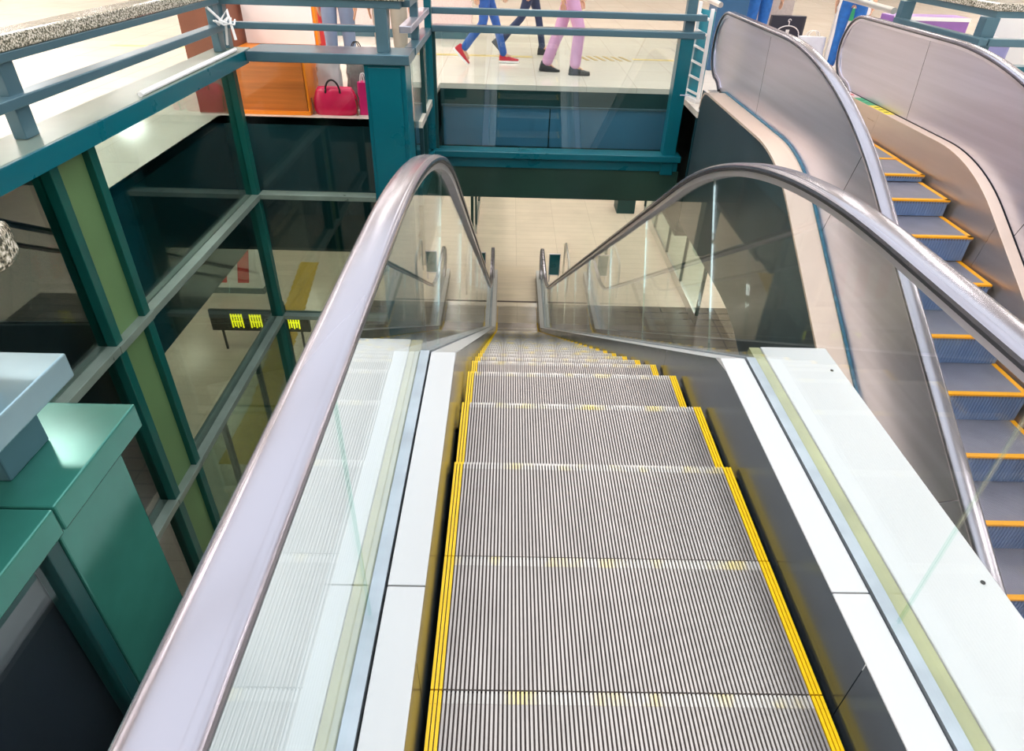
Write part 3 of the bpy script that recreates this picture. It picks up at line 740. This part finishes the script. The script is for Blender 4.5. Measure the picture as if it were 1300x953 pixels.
# dark hanging sign with yellow characters
sg = thing('hanging_sign', 'dark hanging sign with two blocks of yellow characters in the lower hall', 'sign', (-5.6, 11.5, -4.4))
MB().box(-6.6, -4.5, 11.5, 11.58, ZL+.5, ZL+1.0).build('board', BLK, sg, bevel=.005)
SY = emit('sign_yellow_light', rgb(250, 235, 20), 1.6)
mb = MB()
for bx in (-6.15, -5.75, -4.95):
    for k in range(5):
        x = bx+.055*k; mb.box(x, x+.03, 11.492, 11.5, ZL+.58+(.03 if k % 2 else 0), ZL+.92)
    mb.box(bx, bx+.25, 11.492, 11.5, ZL+.72, ZL+.75); mb.box(bx, bx+.25, 11.492, 11.5, ZL+.86, ZL+.885)
mb.build('lettering', SY, sg)
for x in (-6.4, -4.7): MB().box(x-.02, x+.02, 11.52, 11.56, ZL, ZL+.5).build('stand', BLK, sg)
def lcol(x, y, label, w=.22):
    tag(MB().box(x-w, x+w, y-w, y+w, ZL, -1.43).build('column', TEALD, bevel=.01), label, 'column')
lcol(-7.0, 9.4, 'dark teal column in the lower hall nearest the left glazing')
lcol(-4.2, 17.0, 'dark teal column in the lower hall beyond the back glazing')
lcol(6.2, 15.5, 'dark teal column in the lower hall at right')

# ------------------------------------------------------------------ 9. upper floor things
cab = thing('cabinet', 'orange wooden cabinet with bright edging behind the back left railing', 'cabinet', (-2.6, 6.5, 0))
MB().box(-2.95, -2.27, 6.33, 6.95, .03, .50).build('front_panel', WOOD, cab)
mb = MB(); mb.box(-2.98, -2.24, 6.31, 6.97, .50, .535); mb.box(-2.98, -2.24, 6.31, 6.97, 0, .035); mb.build('edging', WOODE, cab, bevel=.003)
MB().box(-2.262, -2.242, 6.33, 7.0, 0, .499).build('side_panel', WOODE, cab)
MB().box(-3.3, -2.98, 6.3, 7.0, 0, .98).build('brown_end_panel', BROWN, cab)
MB().box(-2.95, -2.27, 6.9, 7.0, .54, 1.5).build('backboard', WHITE, cab)
MB().box(-2.265, -2.24, 6.9, 6.99, .54, 1.5).build('edge_board', WOODE, cab)
mb = MB(); mb.tube([(-2.93+.02*math.sin(a), 6.305, .08+.05*a) for a in range(7)], .004, 6); mb.build('loose_wire', WHITE, cab, smooth=True)
MB().box(-2.93, -2.90, 6.322, 6.33, .33, .36).build('red_tab', RED, cab)

def soft_box(mb, x0, x1, y0, y1, z0, z1, taper=.1, n=8, wob=.01, seed=0):
    rnd = random.Random(seed); rings = []
    for k in range(n+1):
        f = k/n; t = taper*f*f; cx = (x0+x1)/2; cy = (y0+y1)/2; hx = (x1-x0)/2*(1-t); hy = (y1-y0)/2*(1-t*2)*(1-.08*math.cos(f*PI))
        pts = []
        for j in range(20):
            a = 2*PI*j/20; c = math.cos(a); s_ = math.sin(a); q = 4.0
            rx = hx*abs(c)**(2/q)*(1 if c > 0 else -1); ry = hy*abs(s_)**(2/q)*(1 if s_ > 0 else -1)
            pts.append((cx+rx+rnd.uniform(-wob, wob), cy+ry+rnd.uniform(-wob, wob), z0+(z1-z0)*f))
        rings.append(pts)
    mb.loft(rings)
def loop(mb, xc, y, z, w, h, r=.006, n=12):
    mb.tube([(xc+w*math.cos(PI*k/n), y, z+h*math.sin(PI*k/n)) for k in range(n+1)], r, 8)
CRIM = mat('crimson_leather', rgb(232, 22, 84), 0, .3, .15, 5, .3, 30)
hb = thing('handbag', 'crimson leather handbag on the floor behind the back left glazing', 'handbag', (-2.01, 6.42, 0))
rings = []
for z, hw, hd in ((0, .185, .075), (.02, .20, .085), (.08, .212, .085), (.15, .205, .07), (.21, .185, .05), (.245, .165, .028), (.25, .15, .02)):
    rings.append([(-2.01+(1 if math.cos(a) > 0 else -1)*hw*abs(math.cos(a))**.5, 6.42+(1 if math.sin(a) > 0 else -1)*hd*abs(math.sin(a))**.5, z) for a in [2*PI*j/24 for j in range(24)]])
mb = MB(); mb.loft(rings); mb.build('body', CRIM, hb, smooth=True)
mb = MB(); mb.tube([(-2.18, 6.42, .24), (-1.84, 6.42, .24)], .006, 6); mb.build('zip', CHAN, hb)
mb = MB(); loop(mb, -2.02, 6.37, .20, .07, .12, .009); mb.build('handle', BLK, hb, smooth=True)
for x in (-2.225, -1.80):
    mb = MB(); mb.tube([(x, 6.34, .16), (x+.012, 6.33, .08), (x+.01, 6.33, .01)], .007, 6); mb.build('tassel_strap', BROWN, hb, smooth=True)
def shopping_bag(x, y, w, h, d, m, label, grp=None, z0=0.0, hm=None, seed=1, wob=.006):
    t = thing('shopping_bag', label, 'bag', (x, y, z0), grp)
    mb = MB(); soft_box(mb, x-w/2, x+w/2, y-d/2, y+d/2, z0, z0+h, .06, 8, wob, seed); mb.build('body', m, t, smooth=True)
    mb = MB(); loop(mb, x, y-d*.3, z0+h-.01, w*.2, .09, .005); loop(mb, x, y+d*.3, z0+h-.01, w*.2, .08, .005); mb.build('handles', hm or m, t, smooth=True)
    return t
PLW = mat('white_plastic_bag', rgb(225, 226, 224), 0, .3, .12, 8, .6, 14)
PLG = mat('grey_crumpled_plastic', rgb(158, 156, 150), .1, .25, .4, 12, .9, 16)
PNK = mat('pink_bag', rgb(236, 30, 120), 0, .4, .1)
BAGK = mat('black_paper_bag', rgb(46, 46, 58), 0, .5, .05)
shopping_bag(-2.10, 6.64, .23, .44, .13, PLW, 'white plastic carrier bag standing behind the crimson handbag', seed=3, wob=.012, hm=BLK)
shopping_bag(-1.82, 6.67, .21, .54, .13, PLG, 'crumpled grey plastic bag beside the white carrier bag', seed=5, wob=.022, hm=BLK)
shopping_bag(-1.735, 6.44, .10, .30, .12, PNK, 'pink shopping bag right of the crimson handbag', seed=6, hm=WHITE)

struct(MB().box(-3.05, -2.76, 1.0, 3.165, -4.3, .55).build('wall_left_added_dark_panel', SLATE))  # dark block added behind the left screen to darken its near panes
# wall ledges and signs far beyond at the top left centre
lg = thing('planter_wall', 'low speckled stone wall with teal kerb beyond the walking people at upper left', 'wall', (-2.3, 11.4, 0))
MB().box(-4.6, -.95, 11.3, 11.6, .12, .75).build('stone_panel', mat('pink_stone', rgb(226, 205, 200), 0, .5, .12, 40), lg, bevel=.01)
MB().box(-4.62, -.93, 11.28, 11.62, 0, .12).build('kerb', GREYTEAL, lg)
sgn = thing('poster_board', 'white poster board with red field beyond the stone wall', 'poster', (-2.2, 12.0, 0))
MB().box(-3.6, -1.1, 12.0, 12.06, 0, 2.0).build('board', WHITE, sgn, bevel=.004)
MB().box(-3.4, -1.4, 11.99, 12.0, .75, 1.85).build('poster', mat('poster_red', rgb(232, 90, 90), 0, .5), sgn)
# floor markings
def decal(name, boxes, m, label):
    mb = MB()
    for b in boxes: mb.box(b[0], b[1], b[2], b[3], .0, .003)
    tag(mb.build(name, m), label, 'floor marking')
YLN = mat('pale_yellow_line', rgb(226, 196, 120), 0, .4, .2, 10)
decal('floor_line', [(-6, .0, 9.78, 9.9)], YLN, 'pale yellow line across the upper floor behind the walkers at left')
decal('floor_line', [(1.45, 9, 9.82, 9.92)], YLN, 'pale yellow line across the upper floor right of the striped patch')
mb = MB()
for k in range(7):
    x = .55+.12*k; mb.extrude([(x, 10.05), (x+.05, 10.05), (x+.14, 9.7), (x+.09, 9.7)], 'z', 0, .003)
tag(mb.build('striped_marking', mat('olive_stripe', rgb(170, 140, 70), 0, .5)), 'patch of slanting ochre stripes on the upper floor behind the pink trousers', 'floor marking')

# right-hand background
BLUEP = mat('blue_column_paint', rgb(52, 92, 128), 0, .35, .08)
tag(MB().box(2.35, 2.75, 9.2, 9.6, 0, 4.1).build('column', BLUEP, bevel=.01), 'dark blue square column behind the near steel balustrade head', 'column')
st = thing('stone_pier', 'pinkish grey stone pier beyond the near steel balustrade', 'pier', (3.5, 10.8, 0))
MB().box(3.0, 3.9, 10.6, 11.1, .12, 4.1).build('shaft', mat('grey_pink_stone', rgb(196, 184, 180), 0, .45, .12, 30), st, bevel=.01)
MB().box(2.98, 3.92, 10.58, 11.12, 0, .12).build('plinth', SOFF, st)
t = thing('sign_board', 'upright white board leaning behind the top right railing', 'board', (4.9, 7.0, 0))
MB().box(4.35, 5.6, 7.0, 7.05, .12, 1.0).build('panel', WHITE, t, bevel=.02)
for x in (4.5, 5.4): MB().box(x-.02, x+.02, 7.0, 7.05, 0, .12).build('foot', GREYTEAL, t)
t = thing('bench', 'white bench below the white board behind the top right railing', 'bench', (5.0, 6.5, 0))
MB().box(4.7, 6.4, 6.35, 6.75, .40, .46).build('seat', WHITE, t, bevel=.01)
for x in (4.8, 6.3): MB().box(x-.03, x+.03, 6.4, 6.7, 0, .4).build('leg', GREYTEAL, t)
PUR = mat('purple_panel', rgb(150, 104, 176), 0, .4, .08); LAV = mat('lavender_bag', rgb(160, 158, 208), 0, .4, .08, 5, .4, 14)
t = thing('display_box', 'purple display box behind the railing at upper right', 'box', (4.05, 8.2, 0))
MB().box(4.02, 4.9, 8.0, 8.3, .0, .84).build('body', PUR, t, bevel=.01); MB().box(4.02, 4.9, 7.99, 8.0, .8, .84).build('rim', WHITE, t)
shopping_bag(4.42, 6.84, .40, .72, .14, LAV, 'lavender shopping bag behind the railing at upper right', seed=9, hm=WHITE)
hb2 = shopping_bag(4.22, 7.35, .26, .72, .16, mat('dark_patent_bag', rgb(60, 56, 60), 0, .2, .4, 8, .5, 12), 'dark glossy handbag between purple box and lavender bag', seed=11, hm=WHITE)
t = thing('stall_panel', 'white and green stall panel beyond the right tubular rail', 'panel', (4.2, 9.8, 0))
MB().box(4.15, 4.6, 9.7, 9.76, 0, 1.3).build('board', WHITE, t); MB().box(4.2, 4.4, 9.69, 9.7, .6, .75).build('green_mark', SGRN, t)

# bags by the standing people
kb = thing('shopping_bag', 'black paper bag with white hanger and dress emblem between two pairs of jeans', 'bag', (3.62, 9.9, 0))
mb = MB(); soft_box(mb, 3.33, 3.83, 9.85, 9.98, .0, .62, .02, 6, .002, 2); mb.build('body', BAGK, kb, smooth=True)
zf = 9.838; mb = MB()
mb.tube([(3.58+.17*math.cos(PI*k/12), zf, .38+.12*math.sin(PI*k/12)) for k in range(13)], .007, 6)
mb.tube([(3.58, zf, .50), (3.58, zf, .56)], .006, 6); mb.tube([(3.58+.02*math.cos(k*.7), zf, .565+.02*math.sin(k*.7)) for k in range(8)], .005, 6)
mb.extrude([(3.555, .45), (3.605, .45), (3.60, .38), (3.63, .26), (3.53, .26), (3.56, .38)], 'y', zf-.003, zf+.003)
for k in range(8): mb.box(3.44+.035*k, 3.46+.035*k, zf-.003, zf+.003, .2, .225)
mb.build('emblem', WHITE, kb)
shopping_bag(3.46, 9.62, .24, .30, .12, mat('red_printed_bag', rgb(222, 52, 50), 0, .45, .3, 14), 'small red printed bag leaning before the black bag', seed=12, hm=BLK)
shopping_bag(3.72, 9.30, .38, .44, .14, mat('pale_silver_bag', rgb(224, 224, 230), .1, .35, .1, 8, .5, 14), 'pale silver carrier bag right of the small red bag', seed=13, hm=WHITE)

# ------------------------------------------------------------------ 10. people
SKINC = mat('skin', rgb(214, 162, 130), 0, .5, .05); HAIR = mat('dark_hair', rgb(34, 26, 22), 0, .5, .2)
def skinned(name, verts, edges, radii, m, parent, sub=2):
    me = bpy.data.meshes.new(name); me.from_pydata([Vector(v) for v in verts], edges, [])
    o = bpy.data.objects.new(name, me); C.objects.link(o)
    o.modifiers.new('skin', 'SKIN')
    if not me.skin_vertices:
        bm = bmesh.new(); bm.from_mesh(me); bm.verts.layers.skin.verify(); bm.to_mesh(me); bm.free()
    for i, r in enumerate(radii):
        s_ = me.skin_vertices[0].data[i]; s_.radius = r if isinstance(r, tuple) else (r, r); s_.use_root = (i == 0)
    sm = o.modifiers.new('sub', 'SUBSURF'); sm.levels = sub; sm.render_levels = sub
    dg = bpy.context.evaluated_depsgraph_get(); dg.update()
    nm = bpy.data.meshes.new_from_object(o.evaluated_get(dg)); bpy.data.objects.remove(o); 
    nm.materials.clear(); nm.materials.append(m)
    for p in nm.polygons: p.use_smooth = True
    n = bpy.data.objects.new(name, nm); C.objects.link(n); n.parent = parent; ORG[n.name] = origin(parent)
    return n
def person(label, loc, ang, legs, trouser, shirt, shoe, sole, hem=.065, thigh=.085, arms=((.12, .0), (-.12, .0)), hair=.12, tunic=None):
    # local axes: +x forward, +y left. legs: [(knee_x, knee_z, ankle_x, ankle_z, toe pitch)] left, right
    t = thing('person', label, 'person', loc)
    R = Matrix.Rotation(ang, 4, 'Z')
    def W(v): return R @ Vector(v)
    V = [W((0, 0, .95)), W((0, 0, 1.10)), W((0, 0, 1.28)), W((0, 0, 1.42)), W((.01, 0, 1.50)), W((.02, 0, 1.57)), W((.03, 0, 1.66)), W((.02, 0, 1.72))]
    E_ = [(i, i+1) for i in range(7)]; Rr = [(.14, .10), (.12, .09), (.14, .10), (.12, .08), .05, (.076, .09), (.086, .105), (.055, .065)]
    TV = [W((0, 0, .97)), W((0, 0, 1.04))]; TE = [(0, 1)]; TR_ = [(.155, .115), (.145, .11)]
    for s_, (kx, kz, ax, az, tp) in zip((1, -1), legs):
        k = len(V); V += [W((0, s_*.09, .88)), W((kx, s_*.095, kz)), W((ax, s_*.095, az)), W((ax+.12*math.cos(tp), s_*.10, az-.06-.12*math.sin(tp)))]
        E_ += [(0, k), (k, k+1), (k+1, k+2), (k+2, k+3)]; Rr += [.075, .052, .036, .03]
        k = len(TV); TV += [W((0, s_*.09, .88)), W((kx*.55, s_*.095, .88+(kz-.88)*.55)), W((kx, s_*.095, kz)), W((kx+(ax-kx)*.55, s_*.095, kz+(az-kz)*.55)), W((ax, s_*.095, az-.035))]
        TE += [(0, k), (k, k+1), (k+1, k+2), (k+2, k+3), (k+3, k+4)]; TR_ += [thigh+.01, thigh, hem+.005, hem+.002, hem]
        # shoe, lofted from heel to toe
        mb = MB(); ms = MB(); rings = []; rs = []
        Mx = R @ Matrix.Translation((ax, s_*.097, az)) @ Matrix.Rotation(tp, 4, 'Y')
        for x, hw, top_ in ((-.07, .022, -.035), (-.06, .034, .02), (-.02, .038, .035), (.04, .038, .005), (.10, .044, -.03), (.15, .043, -.045), (.185, .03, -.055), (.198, .012, -.065)):
            rings.append([Mx @ Vector((x, hw*c, z)) for c, z in ((-1, -.078), (1, -.078), (1.0, -.055), (.75, top_*.6-.02), (.35, top_), (-.35, top_), (-.75, top_*.6-.02), (-1.0, -.055))])
            rs.append([Mx @ Vector((x*1.02, (hw+.004)*c, z)) for c, z in ((-1, -.095), (1, -.095), (1, -.07), (-1, -.07))])
        mb.loft(rings); ms.loft(rs)
        sh = mb.build('shoe', shoe, t, smooth=True, local=True); ms.build('sole', sole, sh, local=True)
        if shoe is REDSH:
            ml = MB()
            for q in range(4): x = .035+.022*q; ml.bar(Mx @ Vector((x, -.028, -.002-.011*q)), Mx @ Vector((x+.012, .028, -.004-.011*q)), .007, .006)
            ml.build('laces', BLK, sh, local=True)
    SV = [W((0, 0, .90)), W((0, 0, 1.10)), W((0, 0, 1.28)), W((0, 0, 1.42))]; SE = [(0, 1), (1, 2), (2, 3)]; SR = [(.16, .12), (.14, .105), (.16, .115), (.11, .085)]
    if tunic: k = len(SV); SV += [W((0, 0, .9)), W((0, 0, tunic))]; SE += [(0, k), (k, k+1)]; SR += [(.165, .14), (.19, .17)]
    for s_, (fx, fy) in zip((1, -1), arms):
        k = len(V); sh_ = (0, s_*.17, 1.39); el = (fx*.5-.02, s_*.225, 1.12); wr = (fx+.03, s_*(.225+fy), .90); pm = (fx+.045, s_*(.222+fy), .83)
        V += [W(sh_), W(el), W(wr), W(pm)]; E_ += [(3, k), (k, k+1), (k+1, k+2), (k+2, k+3)]; Rr += [.05, .036, .024, (.030, .016)]
        for j, (dx, ln) in enumerate(((.03, .07), (.012, .08), (-.006, .075), (-.024, .06))):
            q = len(V); V += [W((pm[0]+dx, pm[1], pm[2]-.035)), W((pm[0]+dx+.006, pm[1]-s_*.006, pm[2]-.035-ln*.5)), W((pm[0]+dx+.004, pm[1]-s_*.018, pm[2]-.035-ln))]
            E_ += [(k+3, q), (q, q+1), (q+1, q+2)]; Rr += [.009, .0085, .007]
        q = len(V); V += [W((wr[0]+.035, wr[1], wr[2]-.045)), W((wr[0]+.055, wr[1]-s_*.008, wr[2]-.085))]; E_ += [(k+2, q), (q, q+1)]; Rr += [.011, .008]
        k = len(SV); SV += [W(sh_), W((el[0]*.6, s_*.21, 1.22))]; SE += [(3, k), (k, k+1)]; SR += [.066, .058]
    skinned('body', V, E_, Rr, SKINC, t, 1)
    skinned('trousers', TV, TE, TR_, trouser, t, 2)
    skinned('shirt', SV, SE, SR, shirt, t, 2)
    HV = [W((-.01, 0, 1.73)), W((-.05, 0, 1.70)), W((-.075, 0, 1.62)), W((-.07, 0, 1.62-hair))]; skinned('hair', HV, [(0, 1), (1, 2), (2, 3)], [(.085, .09), (.09, .09), (.075, .06), (.05, .03)], HAIR, t, 2)
    # face
    mb = MB(); n0 = W((.112, 0, 1.655)); mb.loft([[W((.085, -.01, 1.69)), W((.085, .01, 1.69)), W((.105, 0, 1.69))], [W((.09, -.018, 1.645)), W((.09, .018, 1.645)), W((.135, 0, 1.65))]]); mb.build('nose', SKINC, t, local=True)
    for s_ in (-1, 1):
        p = W((.103, s_*.032, 1.685)); mb = MB(); mb.tube([p-W((.006, 0, 0)), p+W((.008, 0, 0))], .010, 8); mb.build('eye', BLK, t, local=True)
        mb = MB(); mb.tube([W((.0, s_*.088, 1.69)), W((-.01, s_*.102, 1.68)), W((-.008, s_*.098, 1.65))], [.008, .013, .007], 8); mb.build('ear', SKINC, t, local=True)
    mb = MB(); mb.tube([W((.102, -.022, 1.615)), W((.112, 0, 1.612)), W((.102, .022, 1.615))], .006, 6); mb.build('mouth', mat('lips', rgb(178, 90, 84), 0, .5), t, local=True)
    return t
JEAN = mat('blue_denim', rgb(44, 92, 168), 0, .7, .2, 20, .3, 60); JEAN2 = mat('bright_blue_denim', rgb(38, 110, 190), 0, .7, .2, 20, .3, 60)
PINKT = mat('dusty_pink_cotton', rgb(206, 156, 190), 0, .7, .08, 6, .3, 10); NAVY = mat('navy_cloth', rgb(38, 52, 84), 0, .7, .1)
MAG = mat('magenta_cloth', rgb(206, 70, 226), 0, .7, .1); KHA = mat('khaki_cloth', rgb(188, 178, 160), 0, .7, .1); GBL = mat('grey_blue_denim', rgb(138, 156, 184), 0, .7, .1)
WSH = mat('white_shirt', rgb(232, 230, 226), 0, .7, .04); REDSH = mat('red_canvas_shoe', rgb(196, 34, 50), 0, .6, .1); BLSH = mat('black_shoe', rgb(36, 38, 40), 0, .45); DSH = mat('dark_knit', rgb(90, 70, 80), 0, .7, .1)
RSH = mat('red_cloth', rgb(214, 60, 60), 0, .7, .1); PSH = mat('purple_blue_trainer', rgb(70, 66, 120), 0, .5, .2, 12)
WALK = [(.16, .50, .18, .10, 0), (-.10, .50, -.42, .17, .75)]
person('person walking in blue jeans and red sneakers with white soles', (-.66, 9.25, 0), 0, [(.14, .50, .26, .10, 0), (-.02, .50, -.30, .20, .8)], JEAN, DSH, REDSH, WHITE, .055, .075, ((.2, 0), (-.15, 0)))
person('person walking in wide dusty pink trousers, magenta top and black shoes', (.40, 8.72, 0), 0, [(-.10, .50, -.26, .10, .12), (.13, .52, .10, .10, 0)], PINKT, MAG, BLSH, BLSH, .075, .088, ((.12, 0), (-.15, 0)), .3, .76)
person('person in navy trousers and pale top walking behind the pink trousers', (-.05, 9.95, 0), 0, [(.12, .50, .20, .10, 0), (-.12, .50, -.42, .2, .8)], NAVY, WSH, BLSH, BLSH, .05, .075, ((.15, 0), (-.1, 0)), .12, .72)
person('person standing in bright blue jeans and dark trainers beside the pale silver bag', (4.12, 9.2, 0), -PI/2-.5, [(.0, .5, .0, .10, 0), (-.02, .5, -.03, .10, 0)], JEAN2, WSH, PSH, WHITE, .055, .075)
person('person standing in bright blue jeans left of the black emblem bag', (3.08, 9.75, 0), -PI/2+.2, [(.0, .5, .0, .10, 0), (.02, .5, .05, .10, 0)], JEAN2, DSH, BLSH, BLSH, .065, .085)
person('person standing in grey-blue jeans behind the bags at upper left', (-2.16, 7.5, 0), -PI/2, [(0, .5, 0, .10, 0), (.02, .5, .03, .10, 0)], GBL, RSH, BLSH, BLSH, .065, .085)
person('person standing in khaki trousers behind the grey plastic bag', (-1.60, 7.45, 0), -PI/2+.1, [(0, .5, 0, .10, 0), (.02, .5, .03, .10, 0)], KHA, WSH, BLSH, BLSH, .075, .095)
person('person standing in red trousers behind the orange edge board', (-2.62, 8.1, 0), -PI/2, [(0, .5, 0, .10, 0), (.02, .5, .03, .10, 0)], RSH, WSH, BLSH, BLSH, .07, .085)

# ------------------------------------------------------------------ camera, light
F = 802.079; PPX, PPY = 650.0, 433.0
vp = Vector((650-PPX, -100-PPY, F)).normalized(); nd = Vector((612-PPX, 1640-PPY, F)).normalized()
yy = vp; zz_ = -nd; xx = yy.cross(zz_).normalized(); zz_ = xx.cross(yy).normalized()
# columns are world axes in camera coordinates (x right, y down, z forward)
right = Vector((xx.x, yy.x, zz_.x)); down = Vector((xx.y, yy.y, zz_.y)); fwd = Vector((xx.z, yy.z, zz_.z))
cam = bpy.data.cameras.new('camera'); co = bpy.data.objects.new('camera', cam); C.objects.link(co)
M = Matrix((right, -down, -fwd)).transposed().to_4x4(); M.translation = Vector((-.335, 0, 1.62)); co.matrix_world = M
cam.sensor_fit = 'HORIZONTAL'; cam.sensor_width = 36; cam.lens = F/1300*36
cam.shift_x = 0; cam.shift_y = -(476.5-PPY)/1300; cam.clip_start = .02; cam.clip_end = 200
bpy.context.scene.camera = co

w = bpy.data.worlds.new('world'); bpy.context.scene.world = w; w.use_nodes = True
bg = w.node_tree.nodes['Background']; bg.inputs[0].default_value = (.86, .93, 1, 1); bg.inputs[1].default_value = 2.1
vs_ = bpy.context.scene.view_settings
vs_.view_transform = 'Standard'; vs_.look = 'None'; vs_.gamma = 1; vs_.use_curve_mapping = False; vs_.exposure = 0.45
